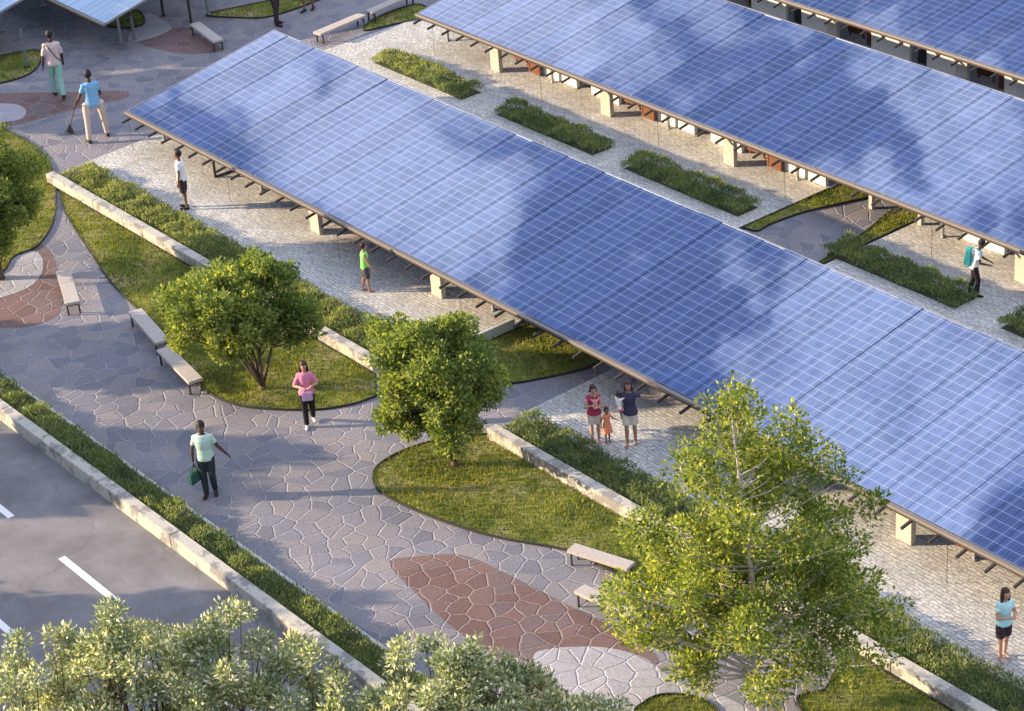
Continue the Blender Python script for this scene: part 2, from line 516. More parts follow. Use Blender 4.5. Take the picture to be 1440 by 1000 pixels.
def leaves(C_, dirs, L, wid=.55, fold=.18, size_var=.35):
    """diamond leaves at C_ pointing along dirs"""
    n = len(C_); d = nrmz(dirs); r_ = nrmz(RNG.normal(size=(n, 3)))
    s_ = nrmz(np.cross(d, r_)); nn = np.cross(s_, d)
    Ls = L * (1 + RNG.uniform(-size_var, size_var, (n, 1)))
    base = C_; tip = C_ + d * Ls - nn * Ls * fold * .8
    mid = C_ + d * Ls * .45 + nn * Ls * fold * .5
    return np.stack([base, mid + s_ * Ls * wid / 2, tip, mid - s_ * Ls * wid / 2], 1)


def blades(P_, hgt_, w, lean=.5):
    n = len(P_); a = RNG.uniform(0, 2 * PI, n); b = RNG.uniform(0, 2 * PI, n)
    h_ = hgt_ * RNG.uniform(.5, 1.3, n); l_ = lean * h_ * RNG.uniform(.2, 1.2, n)
    base = np.column_stack([P_, np.zeros(n)]) if P_.shape[1] == 2 else P_
    side = np.column_stack([np.cos(a), np.sin(a), np.zeros(n)]) * w / 2
    tip = base + np.column_stack([np.cos(b) * l_, np.sin(b) * l_, h_])
    midp = base * .45 + tip * .55 + np.column_stack([np.zeros(n), np.zeros(n), h_ * .12])
    return np.stack([base - side, base + side, midp + side * .8, tip], 1)


# ------------------------------------------------------------------ ground, road, paving
X0, X1 = -60, 90
MB().box((-400, -9.2, -.6), (500, 400, 0)).obj('plaza_paving', 'plaza_paving')['kind'] = 'structure'
MB().box((-400, -400, -.8), (500, -9.2, -.004)).obj('road', 'asphalt')['kind'] = 'structure'
# cobbled platforms under the canopies
sheet('cobbled_platform', [(-.25, -1.5), (16.05, -1.5), (16.1, 8.2), (16.05, 32), (-2.15, 32), (-2.15, 6.2), (-.6, 3.2)], .03, 'cobbles', thick=.2)
sheet('cobbled_platform', [(19.35, -1.6), (60, -1.6), (60, 32), (19.1, 32), (19.1, 8)], .03, 'cobbles', thick=.2)

# patches in the paving
sheet('red_paving', catmull(px((548, 792), (585, 783), (650, 781), (710, 806), (800, 852), (880, 893), (925, 925), (900, 950), (800, 1010), (740, 1010), (735, 962), (690, 918), (640, 885), (590, 840))), .004, 'red_paving')
sheet('white_paving', catmull(px((750, 924), (780, 912), (850, 911), (905, 926), (960, 962), (1040, 990), (1100, 1050), (900, 1080), (830, 1005), (775, 962))), .008, 'white_paving')
sheet('red_paving', catmull(px((-120, 400), (-60, 455), (20, 461), (70, 450), (87, 430), (84, 395), (76, 365), (62, 345), (30, 330), (-50, 330))), .004, 'red_paving')
sheet('white_paving', catmull(px((-90, 400), (-30, 423), (10, 416), (44, 402), (60, 380), (56, 358), (30, 352), (-40, 350))), .008, 'white_paving')
sheet('red_paving', catmull(px((-80, 150), (0, 132), (90, 130), (172, 128), (176, 138), (120, 150), (60, 166), (10, 178), (-60, 185))), .004, 'red_paving')
sheet('white_paving', catmull(px((-60, 150), (0, 146), (26, 148), (37, 157), (28, 168), (0, 172), (-50, 172))), .008, 'white_paving')
sheet('red_paving', catmull(px((196, 58), (240, 42), (262, 40), (290, 56), (312, 70), (262, 76), (218, 68))), .004, 'red_paving')
sheet('white_paving', catmull(px((180, 56), (205, 20), (232, 30), (240, 42), (205, 56))), .008, 'white_paving')

# lane markings
dashes = [((-62, 653), (-10, 712)), ((0, 712), (14, 732)), ((80, 787), (152, 847)), ((230, 912), (330, 997)), ((-40, 846), (17, 893)), ((110, 975), (200, 1060))]
for Yc, xs in ((-11.96, [(12.6, 14.9), (17.05, 19.3), (21.5, 23.75), (25.9, 28.1), (8.2, 10.4)]), (-14.02, [(14.3, 16.5), (16.9, 18.8), (21.3, 23.5), (25.7, 27.9)])):
    for a_, b_ in xs:
        MB().box((a_, Yc - .075, -.01), (b_, Yc + .075, .002)).obj('lane_marking', 'road_paint')['kind'] = 'structure'

# lawns
LAWNS = [
    (catmull(px((84, 268), (92, 300), (122, 348), (158, 400), (205, 447), (240, 492), (270, 530), (297, 556), (345, 573), (430, 578), (490, 571), (530, 558)), 6, False) + [(15.55, -2.92), (.2, -2.92)], 1.0),
    (catmull(px((694, 612), (640, 615), (575, 632), (533, 655), (525, 678), (545, 700), (620, 733), (700, 757), (800, 776), (850, 800), (905, 830)), 6, False) + [(27.4, -2.92)], 1.0),
    (catmull(px((640, 540), (712, 541), (770, 532), (825, 519), (850, 505), (870, 480)), 6, False) + [(16.2, 4.5), (16.2, -1.6)], .8),
    (catmull(px((1048, 322), (1065, 326), (1085, 316), (1130, 300), (1180, 288), (1225, 278)), 6, False) + [(17.3, 15), (16.15, 15), (16.15, 8)], .8),
    ([(19.05, 8.0), (19.05, 15.)] + catmull(px((1290, 270), (1250, 300), (1220, 325), (1175, 356), (1150, 372)), 6, False), .8),
    (catmull(px((895, 1010), (905, 990), (935, 978), (985, 984), (1010, 1010), (960, 1060)), 6), .8),
    (catmull(px((1150, 1030), (1120, 985), (1160, 972)), 6, False) + [(30.4, -2.95), (45, -2.95), (45, -4.6), (36, -4.6), (34, -5.)], 1.0),
    (catmull(px((-40, 90), (10, 78), (52, 72), (57, 88), (40, 106), (0, 118), (-50, 125)), 6), .5),
    (catmull(px((150, 36), (180, 18), (198, 18), (203, 34), (180, 40)), 6), .4),
    (catmull(px((290, 22), (350, 8), (440, -10), (470, -10), (420, 12), (375, 25), (340, 26)), 6), .5),
    (catmull(px((512, 44), (530, 26), (580, 8), (600, 12), (596, 26), (560, 34)), 6), .5),
    (catmull(px((-30, 185), (20, 190), (70, 230), (78, 300), (55, 345), (20, 362), (0, 385), (-60, 385)), 6), .8),
]
for poly, dn in LAWNS:
    sheet('lawn', poly, .02, 'lawn_soil', thick=.1)
    e = MB(); N = len(poly)
    for i in range(N):
        a_, b_ = Vector((*poly[i], 0)), Vector((*poly[(i + 1) % N], 0))
        d_ = (b_ - a_)
        if d_.length < 1e-4: continue
        nn = Vector((-d_.y, d_.x, 0)).normalized() * .012
        z_ = Vector((0, 0, .055)); zb = Vector((0, 0, -.05))
        e.add([a_ - nn + zb, b_ - nn + zb, b_ + nn + zb, a_ + nn + zb, a_ - nn + z_, b_ - nn + z_, b_ + nn + z_, a_ + nn + z_],
              [(0, 3, 2, 1), (4, 5, 6, 7), (0, 1, 5, 4), (1, 2, 6, 5), (2, 3, 7, 6), (3, 0, 4, 7)])
    e.obj('lawn_edging', 'edging')['kind'] = 'structure'
    P_ = scatter(poly, 520 * dn)
    o = link('grass', quads_mesh('grass', blades(np.column_stack([P_, np.full(len(P_), .02)]), .075, .022, .7), 'grass_blades'))
    tag(o, 'short yellow green grass growing on the lawns', 'grass', None, 'stuff')


# ------------------------------------------------------------------ planters and hedges
def hedge(name, label, x0, x1, y0, y1, h=.33, m='hedge_leaves', dens=900, group='planted strips'):
    dens *= 1.5
    t_ = thing(name, label, 'hedge', ((x0 + x1) / 2, (y0 + y1) / 2, 0), 0, group)
    cx, cy = (x0 + x1) / 2, (y0 + y1) / 2
    MB().box((x0 - cx + .07, y0 - cy + .07, 0), (x1 - cx - .07, y1 - cy - .07, .045)).obj('soil', 'planting_soil', t_)
    n = int((x1 - x0) * (y1 - y0) * dens)
    P_ = RNG.uniform((x0 - cx, y0 - cy), (x1 - cx, y1 - cy), (n, 2))
    # clumpy top
    K = max(6, int((x1 - x0) * (y1 - y0) * 7)); cc = RNG.uniform((x0 - cx, y0 - cy), (x1 - cx, y1 - cy), (K, 2)); ch = RNG.uniform(.6, 1.15, K)
    hh = np.full(n, .5)
    for i in range(0, n, 4000):
        d_ = np.linalg.norm(P_[i:i + 4000, None] - cc[None], axis=2); j = d_.argmin(1)
        hh[i:i + 4000] = ch[j] * (1 - .35 * (d_.min(1) / .25) ** 2).clip(.4, 1)
    ed = np.minimum(np.minimum(P_[:, 0] - (x0 - cx), (x1 - cx) - P_[:, 0]) / .25, np.minimum(P_[:, 1] - (y0 - cy), (y1 - cy) - P_[:, 1]) / .12)
    hh *= (.7 + .3 * ed.clip(0, 1))
    z_ = .08 + (h - .08) * hh * RNG.uniform(.35, 1, n) ** .5
    P_ = P_ + RNG.normal(0, .035, P_.shape)
    C_ = np.column_stack([P_, z_]); P2 = RNG.normal(0, .35, (n, 3)); P2[:, 2] = RNG.uniform(.3, 1.1, n)
    V = leaves(C_[::2], P2[::2], .075, .34)
    V = np.concatenate([V, blades(C_[1::2] - np.array([0, 0, .06]), .13, .016, .9)])
    link('foliage', quads_mesh('foliage', V, m), t_)
    return t_


def kerb_wall(label, x0, x1, yf, w, h, m='weathered_concrete', name='planter_wall', zb=-.05):
    t_ = MB()
    L = x1 - x0; n = max(1, round(L / 2.4))
    for i in range(n):      # cast lengths with fine joints
        t_.box((i * L / n + .004, 0, zb), ((i + 1) * L / n - .004, w, h + random.uniform(-.004, .004)), .012)
    o = t_.obj(name, m); o.location = (x0, yf, 0)
    return tag(o, label, 'low wall')


kerb_wall('weathered pale concrete planter wall behind the left round tree', .15, 15.45, -2.9, .26, .30)
kerb_wall('weathered pale concrete planter wall running from the second round tree towards the lower right corner', 19.65, 55, -2.9, .26, .30)
hedge('hedge', 'pale grassy hedge strip along the feet of the white shirted man', .3, 15.4, -2.6, -1.52, .36, 'pale_hedge_leaves', 1000)
hedge('hedge', 'dark grassy hedge strip from beside the family group down to the lower right corner', 19.75, 42, -2.6, -1.62, .38, 'hedge_leaves', 1000)
kerb_wall('weathered concrete wall between the road and the plaza hedge', -30, 45, -10.15, .26, .32, zb=-.1)
kerb_wall('thin pale concrete kerb between the roadside hedge and the plaza paving', -30, 45, -9.2, .09, .12, 'kerb_concrete', 'kerb')
hedge('hedge', 'long narrow roadside hedge strip between the road wall and the plaza', -4, 29, -9.86, -9.22, .36, 'hedge_leaves', 1050)
for x0, x1, lb, mm in ((-.15, 4.25, 'pale green planted strip nearest the upper left corner of the first canopy', 'pale_hedge_leaves'),
                       (5.75, 10.05, 'dark green planted strip behind the first canopy, second from its upper left corner', 'hedge_leaves'),
                       (11.2, 15.7, 'dark green planted strip behind the first canopy, left of the cross path', 'hedge_leaves'),
                       (18.7, 22.95, 'grassy green planted strip behind the first canopy, beside the man with the teal backpack', 'hedge_leaves'),
                       (24.2, 28.5, 'dark green planted strip cut by the right edge of the picture', 'hedge_leaves')):
    hedge('planted_strip', lb, x0, x1, 8.36, 9.22, .44, mm, 1300, 'planted strips behind the first canopy')

# ------------------------------------------------------------------ solar canopies
PER = .695; TAN = .1815; WID = 5.03; H0 = 1.15


def canopy(label, x0, ncol, y0, tilt=TAN, wid=WID, m='solar_cells', per=PER, raft=True, nm='solar_canopy'):
    t_ = thing(nm, label, 'solar canopy', (x0, y0, 0), 0, 'solar canopies')
    ang = math.atan(tilt); slen = wid / math.cos(ang)
    pm = MB().box((.006, 0, -.035), (per - .006, slen, 0)).mesh('solar_panel', m)
    for i in range(ncol):
        o = link('solar_panel', pm, t_); o.location = (i * per, 0, H0); o.rotation_euler = (ang + R(random.uniform(-.14, .14)), R(random.uniform(-.14, .14)), 0)
    L = ncol * per
    # gutter along the low edge
    g = MB(); prof = [(-.10, -.015), (-.105, -.09), (.0, -.10), (.0, -.03), (-.022, -.03), (-.022, -.075), (-.088, -.068), (-.085, -.012)]
    prof = [(-.13, 0), (-.135, -.035), (-.12, -.075), (.01, -.085), (.01, -.038), (-.02, -.012)]
    k = len(prof); vs = [(-.03, y_, z_ + H0) for y_, z_ in prof] + [(L + .03, y_, z_ + H0) for y_, z_ in prof]
    g.add(vs, [(i, (i + 1) % k, k + (i + 1) % k, k + i) for i in range(k)] + [tuple(range(k))[::-1], tuple(range(k, 2 * k))]); g.obj('gutter', 'gutter_metal', t_)
    MB().box((-.02, -.118, H0 - .115), (L + .02, -.09, H0 - .07)).obj('gutter_lip', 'steel_dark', t_)
    e = MB().box((-.03, 0, -.06), (-.004, slen + .02, .008)).box((L + .004, 0, -.06), (L + .03, slen + .02, .008)).box((-.03, slen + .002, -.06), (L + .03, slen + .03, .008))
    o = e.obj('edge_frame', 'grey_metal', t_); o.location = (0, 0, H0); o.rotation_euler = (ang, 0, 0)
    if raft:
        rm = MB().box((-.022, -.40, -.15), (.022, slen - .1, -.09)).mesh('rafter', 'steel_dark')
        for i in range(ncol):
            o = link('rafter', rm, t_); o.location = ((i + .3) * per, 0, H0 + .0); o.rotation_euler = (ang, 0, 0)
    bmm = MB().box((0, -.04, -.27), (L, .04, -.155)).mesh('beam', 'steel_dark')
    for yy in (.9, slen - .9):
        o = link('beam', bmm, t_); o.location = (0, yy * math.cos(ang), H0 + yy * math.sin(ang)); o.rotation_euler = (ang, 0, 0)
    for yy in (.9, slen - .9):
        h_ = H0 + yy * math.sin(ang) - .25
        cm = MB().box((-.035, -.035, 0), (.035, .035, h_)).box((-.08, -.08, 0), (.08, .08, .02)).mesh('column', 'grey_metal')
        for i in range(int(L / 5.02) + 1):
            o = link('column', cm, t_); o.location = (min(.15 + 5.0 * i, L - .1), yy * math.cos(ang), .03)
    return t_


canopy('frontmost long tilted blue solar canopy, crossing the whole picture behind the trees', -.1, 58, .05)
canopy('second long blue solar canopy, behind the first, with the backpacked man at its right end', 0., 54, 10.16)
canopy('third blue solar canopy, only its near half seen in the top right corner', .3, 60, 18.15)
c_ = canopy('pale canopy cut by the left edge, above the man in green trousers', -9.0 - 8 * 1.6, 8, -1.3, .24, 4.2, 'pale_solar_cells', 1.6, False)
c_ = canopy('pale sunlit canopy at the top left, its corner above the grass triangle', -6.8 - 10 * 1.6, 10, 3.2, .24, 5.0, 'pale_solar_cells', 1.6, False)
for i, (bx, by) in enumerate(((186, 56), (227, 22), (267, 40), (35, 95))):
    g_ = G(bx + 3, by)
    lb = ['pale thin steel post under the corner of the top left canopy', 'thin steel post behind the pale canopy post, near the dark planted patch', 'dark steel post beside the stone bench at the top left', 'faint steel post behind the man in green trousers'][i]
    o = MB().tube([(0, 0, 0), (0, 0, 1.25 if i != 2 else 1.6)], .045, 10).tube([(0, 0, 0), (0, 0, .02)], .1, 10).obj('steel_post', 'steel_dark' if i in (1, 2) else 'pale_steel')
    o.location = g_; tag(o, lb, 'post')


def rain_chain(x, y, label, h=1.05, loop=False):
    b = MB()
    n = int(h / .05)
    for i in range(n):
        z_ = .03 + i * h / n; r_ = .012
        b.tube([(0, 0, z_), (0, 0, z_ + .022)], [.006, .011], 6); b.tube([(0, 0, z_ + .022), (0, 0, z_ + h / n)], .004, 4)
    if loop:
        pts = [(.11 * math.cos(a), .11 * math.sin(a), .035) for a in np.linspace(0, 2 * PI, 15)]
        b.tube(pts, .014, 6)
    o = b.obj('rain_chain', 'chain_metal'); o.location = (x, y, 0); tag(o, label, 'rain chain', 'rain chains hanging from the gutters')


for i, (x_, lb) in enumerate(((.0, 'rain chain hanging from the first canopy gutter at its left corner'), (5.04, 'rain chain on the first canopy just right of the white shirted man'),
                              (10.1, 'rain chain on the first canopy left of the boy in the green vest'), (15.14, 'rain chain on the first canopy above the second round tree'),
                              (25.2, 'rain chain on the first canopy beside the crown of the tall loose tree'), (30.24, 'rain chain on the first canopy up and left of the girl in shorts'))):
    rain_chain(x_, -.06, lb)
for x_, lb in ((.8, 'rain chain hanging from the left end of the second canopy gutter'), (5.85, 'rain chain on the second canopy above the second planted strip'),
               (10.85, 'rain chain on the second canopy above the third planted strip'), (15.7, 'rain chain on the second canopy left of the cross path'),
               (20.7, 'rain chain on the second canopy left of the man with the teal backpack')):
    rain_chain(x_, 10.05, lb)


# ------------------------------------------------------------------ stalls under the canopies
def bay(x, y0, row, k, front=False):
    dz = .12 if row == 2 else 0
    rn = {0: 'first', 1: 'second', 2: 'third'}[row]
    nth = ['first', 'second', 'third', 'fourth', 'fifth', 'sixth', 'seventh', 'eighth', 'ninth'][k]
    o = MB().box((-.42, 0, 0), (0, .14, 1.03), .01).obj('stone_pier', 'pier_stone'); o.location = (x, y0 + .36, .03)
    tag(o, 'beige stone pier under the low edge of the %s canopy, %s from its left end' % (rn, nth), 'pier', 'stone piers under the canopies')
    t_ = thing('wooden_door', 'brown wooden door leaf beside the %s pier of the %s canopy' % (nth, rn), 'door', (x + .62, y0 + .98, .03), 0, 'brown doors under the canopies')
    MB().box((0, 0, .02), (.52, .045, .86), .006).obj('leaf', 'wood_brown', t_)
    b = MB()
    for xx in (.0, .47): b.box((xx, -.012, .02), (xx + .05, -.001, .86))
    for zz in (.06, .78): b.box((.055, -.012, zz), (.465, -.001, zz + .07))
    b.obj('frame', 'wood_brown', t_)
    if front: return
    t_ = thing('market_counter', 'brown wooden counter set back behind the %s pier of the %s canopy' % (nth, rn), 'counter', (x - .4, y0 + 1.22, .03), 0, 'wooden counters under the canopies')
    MB().box((0, 0, .12), (.62, .05, .92), .006).obj('front_panel', 'wood_brown', t_)
    MB().box((-.03, -.03, .925), (.65, .5, .96), .005).obj('top', 'wood_brown', t_)
    for xx in (.02, .55): MB().box((xx, .055, 0), (xx + .05, .1, .92)).obj('leg', 'wood_brown', t_)
    t_ = thing('stall_wall', 'white rendered stall wall with a dark opening, right of the %s pier of the %s canopy' % (nth, rn), 'wall', (x + 1.12, y0 + 1.12 - (.5 if row == 2 else 0), .03), 0, 'white stall walls under the canopies')
    wl = MB().box((0, 0, 0), (1.5, .12, 1.17 - dz), .006)
    if not (row == 1 and k == 2): wl.box((2.15, 0, 0), (3.35, .12, 1.17 - dz), .006)
    wl.obj('wall', 'white_plaster', t_)
    if row == 1 and k == 2: return
    MB().box((1.5, .35, 0), (2.15, .4, 1.1)).obj('opening', 'opening_shade', t_)  # dark sheet, the shade inside the opening put into its colour
    MB().box((1.51, .03, 1.0), (2.14, .1, 1.15 - dz)).obj('lintel', 'grey_metal', t_)


for k in range(6):
    if k != 3: bay(3.42 + 4.98 * k, 10.16 - .06, 1, k)
o = MB().box((0, 0, 0), (1.3, .12, 1.17), .006).obj('wall', 'white_plaster'); o.name = 'stall_wall'; o.location = (20.6, 11.3, .03)
tag(o, 'short white stall wall between the cross path and the man with the teal backpack', 'wall', 'white stall walls under the canopies')
for k in range(7): bay(4.4 + 5 * k, 18.15 - .06, 2, k)
for k, x_ in enumerate((8.55, 13.72, 23.6, 28.9)): bay(x_, 0.05, 0, k, True)
# slim pale posts of the second canopy over the cross path
for bx, by, lb in ((1226, 293, 'slim pale post under the second canopy, on the cross path'), (1295, 317, 'slim pale post under the second canopy, at the edge of the grass wedge')):
    o = MB().box((-.06, -.06, 0), (.06, .06, 1.02), .006).obj('steel_post', 'pier_stone'); o.location = G(bx, by); tag(o, lb, 'post')
o = MB().box((-.03, -.03, 0), (.03, .03, 1.0)).box((-.03, .035, .0), (.03, .9, .07)).box((-.12, -.2, 1.0), (.12, .3, 1.04)).obj('steel_bracket', 'steel_dark')
o.location = G(303, 251); tag(o, 'dark steel bracket post under the first canopy beside the white shirted man', 'post')
# low concrete planter under the first canopy, right of the second round tree
o = MB().box((0, 0, 0), (1.0, .1, .3), .01).box((0, .1, 0), (.1, 1.6, .3), .01).obj('planter_wall', 'kerb_concrete'); o.location = (16.1, -.9, 0)
tag(o, 'short grey concrete wall under the first canopy just right of the second round tree', 'low wall')


# ------------------------------------------------------------------ benches
def bench():
    t_ = thing('stone_bench', '', 'bench', (0, 0, 0), 0, 'stone benches around the plaza')
    MB().box((-.97, -.18, .30), (.97, .18, .375), .012).obj('seat', 'bench_stone', t_)
    for s_ in (-1, 1):
        MB().box((s_ * .86 - .02, -.16, 0), (s_ * .86 + .02, -.12, .30)).box((s_ * .86 - .02, .12, 0), (s_ * .86 + .02, .16, .30)).box((s_ * .86 - .018, -.118, .24), (s_ * .86 + .018, .118, .295)).obj('leg', 'steel_dark', t_)
    MB().box((-.79, -.02, .24), (.79, .02, .28)).obj('stretcher', 'steel_dark', t_)
    return t_


spots = [((190, 437), (228, 480), 'bench left of the round tree, upper one of the pair'),
         ((230, 490), (275, 535), 'bench left of the round tree, lower one of the pair'),
         ((88, 378), (103, 428), 'stone bench beside the red and white curved paving at the left'),
         ((802, 768), (888, 795), 'stone bench at the lawn edge near the tall tree, farther one'),
         ((806, 822), (900, 866), 'stone bench half hidden by the tall loose tree, nearer one'),
         ((273, 32), (308, 58), 'grey bench by the steel posts at the top left'),
         ((450, 45), (505, 22), 'grey bench above the upper left corner of the first canopy'),
         ((522, 15), (575, -8), 'grey bench at the very top beside the small lawn')]
proto = bench()
for i, (a_, b_, lb) in enumerate(spots):
    A_, B_ = G(*a_, .36), G(*b_, .36); c_ = (A_ + B_) / 2; rz = math.atan2(B_[1] - A_[1], B_[0] - A_[0])
    L_ = np.hypot(*(B_ - A_)[:2])
    if i == 0: o = proto; o.location = (c_[0], c_[1], 0); o.rotation_euler = (0, 0, rz)
    else: o = dup(proto, (c_[0], c_[1], 0), rz)
    if i in (3, 4): o.scale = (.72, .85, .95)
    o['label'] = lb


# ------------------------------------------------------------------ trees
def make_tree(label, base, clumps, leaf_n, leaf_len, leaf_m, bark_m, stems=5, trunk_r=.11, fork=.25, group=None, name='tree', wid=.6, twig=True, up=.25, straight=False):
    """clumps: list of (x,y,z,r) relative to the base"""
    t_ = thing(name, label, 'tree', base, 0, group)
    b = MB(); cl_ = [np.array(c) for c in clumps]
    top = np.array([0, 0, fork])
    if straight:
        zt = max(c[2] for c in cl_); xs = max(cl_, key=lambda c: c[2])
        pts = []
        for i in range(9):
            u = i / 8; pts.append((xs[0] * u ** 1.5 + random.uniform(-.05, .05) * (u > 0), xs[1] * u ** 1.5 + random.uniform(-.05, .05) * (u > 0), zt * .93 * u))
        b.tube(pts, [trunk_r * (1 - .85 * i / 8) for i in range(9)], 10)
        for c in cl_:
            u = min(.93, max(.15, (c[2] - .55 * np.hypot(c[0], c[1])) / (zt * .93))); i = u * 8; k = int(i)
            s_ = np.array(pts[k]) * (1 - (i - k)) + np.array(pts[min(8, k + 1)]) * (i - k)
            m_ = s_ * .5 + c[:3] * .5 + np.array([0, 0, -.08])
            r_ = trunk_r * .34 * (1 - u * .6)
            b.tube([s_, m_, c[:3], c[:3] + (c[:3] - m_) * .4], [r_, r_ * .7, r_ * .35, .004], 6)
    else:
        b.tube([(0, 0, -.05), (0, 0, fork * .5), (0.01, 0, fork)], [trunk_r * 1.25, trunk_r, trunk_r * .9], 10)
        order = sorted(range(len(cl_)), key=lambda i: math.atan2(cl_[i][1], cl_[i][0]))
        per_ = max(1, len(order) // stems)
        for s_i in range(0, len(order), per_):
            grp = [cl_[i] for i in order[s_i:s_i + per_]]
            cen = np.mean([g[:3] for g in grp], 0)
            elbow = np.array([cen[0] * .42, cen[1] * .42, fork + (cen[2] - fork) * .45])
            b.tube([(0, 0, fork * .6), elbow * .5 + np.array([0, 0, fork * .4]), elbow], [trunk_r * .5, trunk_r * .42, trunk_r * .33], 7)
            for g in grp:
                md = elbow * .45 + g[:3] * .55 + RNG.normal(0, .06, 3)
                b.tube([elbow, md, g[:3]], [trunk_r * .28, trunk_r * .18, trunk_r * .07], 6)
    if twig:
        for c in cl_:
            for _ in range(5):
                d_ = nrmz(RNG.normal(size=3)) * c[3] * .8; s_ = c[:3] - d_ * .1
                b.tube([s_, c[:3] + d_ * .5 + RNG.normal(0, .03, 3), c[:3] + d_], [trunk_r * .08, trunk_r * .06, .003], 4)
    b.obj('trunk', bark_m, t_, True)
    r3 = np.array([c[3] for c in cl_]); wts = r3 ** 2.4; wts /= wts.sum()
    idx = RNG.choice(len(cl_), leaf_n, p=wts)
    C3 = np.array([c[:3] for c in cl_])[idx]; rr = r3[idx][:, None]
    d_ = nrmz(RNG.normal(size=(leaf_n, 3))); rad = RNG.uniform(0, 1, (leaf_n, 1)) ** .42
    # sub-sprigs inside each clump
    K = 26; sub = nrmz(RNG.normal(size=(len(cl_), K, 3))) * RNG.uniform(.45, 1.0, (len(cl_), K, 1))
    sb = sub[idx, RNG.integers(0, K, leaf_n)]
    P_ = C3 + rr * (sb * .82 + d_ * rad * .34) * np.array([1, 1, .85])
    dr = sb * .5 + d_ * 1.1 + np.array([0, 0, up])
    link('crown', quads_mesh('crown', leaves(P_, dr, leaf_len, wid), leaf_m), t_)
    return t_


RIGHT = np.array([RW[0][0], RW[0][1], 0]); RIGHT /= np.linalg.norm(RIGHT)      # picture right, on the ground
AWAY = np.array([-RIGHT[1], RIGHT[0], 0])


def cloud(n, cen, rad, rr, seed, shell=.3, cut=None):
    rg = np.random.default_rng(seed); out = []
    while len(out) < n:
        d = nrmz(rg.normal(size=3)); u = rg.uniform(shell, 1)
        q = np.array([d[0] * rad[0], d[1] * rad[1], d[2] * rad[2]]) * u
        if cut and not cut(q): continue
        w = RIGHT * q[0] + AWAY * q[1] + np.array([0, 0, q[2]]) + RIGHT * cen[0] + AWAY * cen[1] + np.array([0, 0, cen[2]])
        r_ = rg.uniform(*rr)
        if w[2] - r_ < .35: continue
        if any(np.linalg.norm(w - o_[:3]) < .5 * (r_ + o_[3]) * .8 for o_ in out) and rg.uniform() < .7: continue
        out.append(np.array([*w, r_]))
    return out


RT = 'round bushy trees on the plaza lawns'
b1 = G(370, 548)
c1 = cloud(56, (-.52, 0, 2.3), (1.5, 1.55, 1.15), (.28, .52), 3) + [np.array([*(RIGHT * 1.05 + np.array([0, 0, 1.95])), .55]), np.array([*(RIGHT * .8 + np.array([0, 0, 1.45])), .42]), np.array([*(RIGHT * 1.3 + np.array([0, 0, 1.6])), .35])]
make_tree('round bushy green tree left of the woman in pink, behind the pair of benches', b1, c1, 42000, .088, 'round_tree_leaves', 'bark', 7, .085, .12, RT)
b2 = G(640, 655)
make_tree('round bushy green tree in the middle, with bare forked stems on the curved lawn', b2, cloud(66, (-.2, 0, 2.25), (1.5, 1.45, 1.4), (.28, .52), 5), 44000, .088, 'round_tree_leaves', 'bark', 8, .085, .12, RT)
b0 = G(0, 392)
make_tree('round bushy green tree cut by the left edge of the picture', b0, cloud(58, (.1, 0, 2.35), (1.45, 1.5, 1.5), (.3, .55), 8), 36000, .09, 'round_tree_leaves', 'bark', 7, .12, .3, RT)
b5 = G(1072, 1010)
bc = (cloud(52, (.3, 0, 2.6), (2.75, 2.2, 1.35), (.32, .62), 11, .35) + cloud(30, (-.15, 0, 4.9), (1.8, 1.5, 1.0), (.3, .5), 12, .3) + cloud(14, (.1, 0, 4.1), (2.0, 1.6, .6), (.28, .45), 15, .4) + cloud(8, (-.35, 0, 6.4), (.6, .5, .65), (.22, .36), 13, .1)
      + cloud(26, (-1.6, 0, 2.7), (1.4, 1.4, 1.7), (.32, .55), 14, .3) + [np.array([*(RIGHT * 1.9 + np.array([0, 0, 4.35])), .38]), np.array([*(RIGHT * 1.45 + np.array([0, 0, 4.9])), .3])])
make_tree('tall loose yellow green tree with a pale trunk at the lower right', b5, bc, 44000, .082, 'birch_leaves', 'birch_bark', 6, .075, .3, 'tall loose trees', straight=True)
# foreground bushes: tops seen along the lower edge, standing beyond the road
FG = [(40, 890, 3.6, 1.7), (170, 852, 3.9, 1.5), (318, 850, 3.8, 1.4), (440, 915, 3.2, 1.3), (590, 884, 3.7, 1.4), (692, 894, 3.4, 1.2), (800, 940, 2.9, .95), (130, 950, 3.0, 1.6), (290, 960, 2.9, 1.6), (520, 980, 2.6, 1.4)]
lbs = ['olive green bush with cream flowers in the lower left corner', 'olive flowering bush at the bottom, right of the corner one', 'olive flowering bush at the bottom, its tip reaching up to the road wall',
       'olive flowering bush at the bottom, over the end of the roadside hedge', 'olive flowering bush at the bottom, left of the red paving', 'olive flowering bush at the bottom, under the red paving tip',
       'small sprig of olive bush in front of the white paving', 'olive flowering bush low at the bottom left', 'olive flowering bush low at the bottom, right of the low left one', 'olive flowering bush low at the bottom centre']
for i, (x_, y_, zt, rad) in enumerate(FG):
    g_ = G(x_, y_, zt)
    rg = np.random.default_rng(50 + i); cl_ = []
    for k in range(34):       # upright irregular sprays
        a_ = rg.uniform(0, 2 * PI); q = rad * rg.uniform(0, 1) ** .6
        ztop = zt * (1 - .42 * (q / rad) ** 1.6) - rg.uniform(.05, .75)
        cl_.append(np.array([q * math.cos(a_), q * math.sin(a_), ztop - rg.uniform(0, 1.4) * (rg.uniform() < .6), rg.uniform(.22, .42)]))
    make_tree(lbs[i], (g_[0], g_[1], 0), cl_, 9500, .09, 'olive_leaves', 'bark', 6, .08, .4, 'flowering bushes along the bottom of the picture', 'flowering_bush', .45, True, .5)
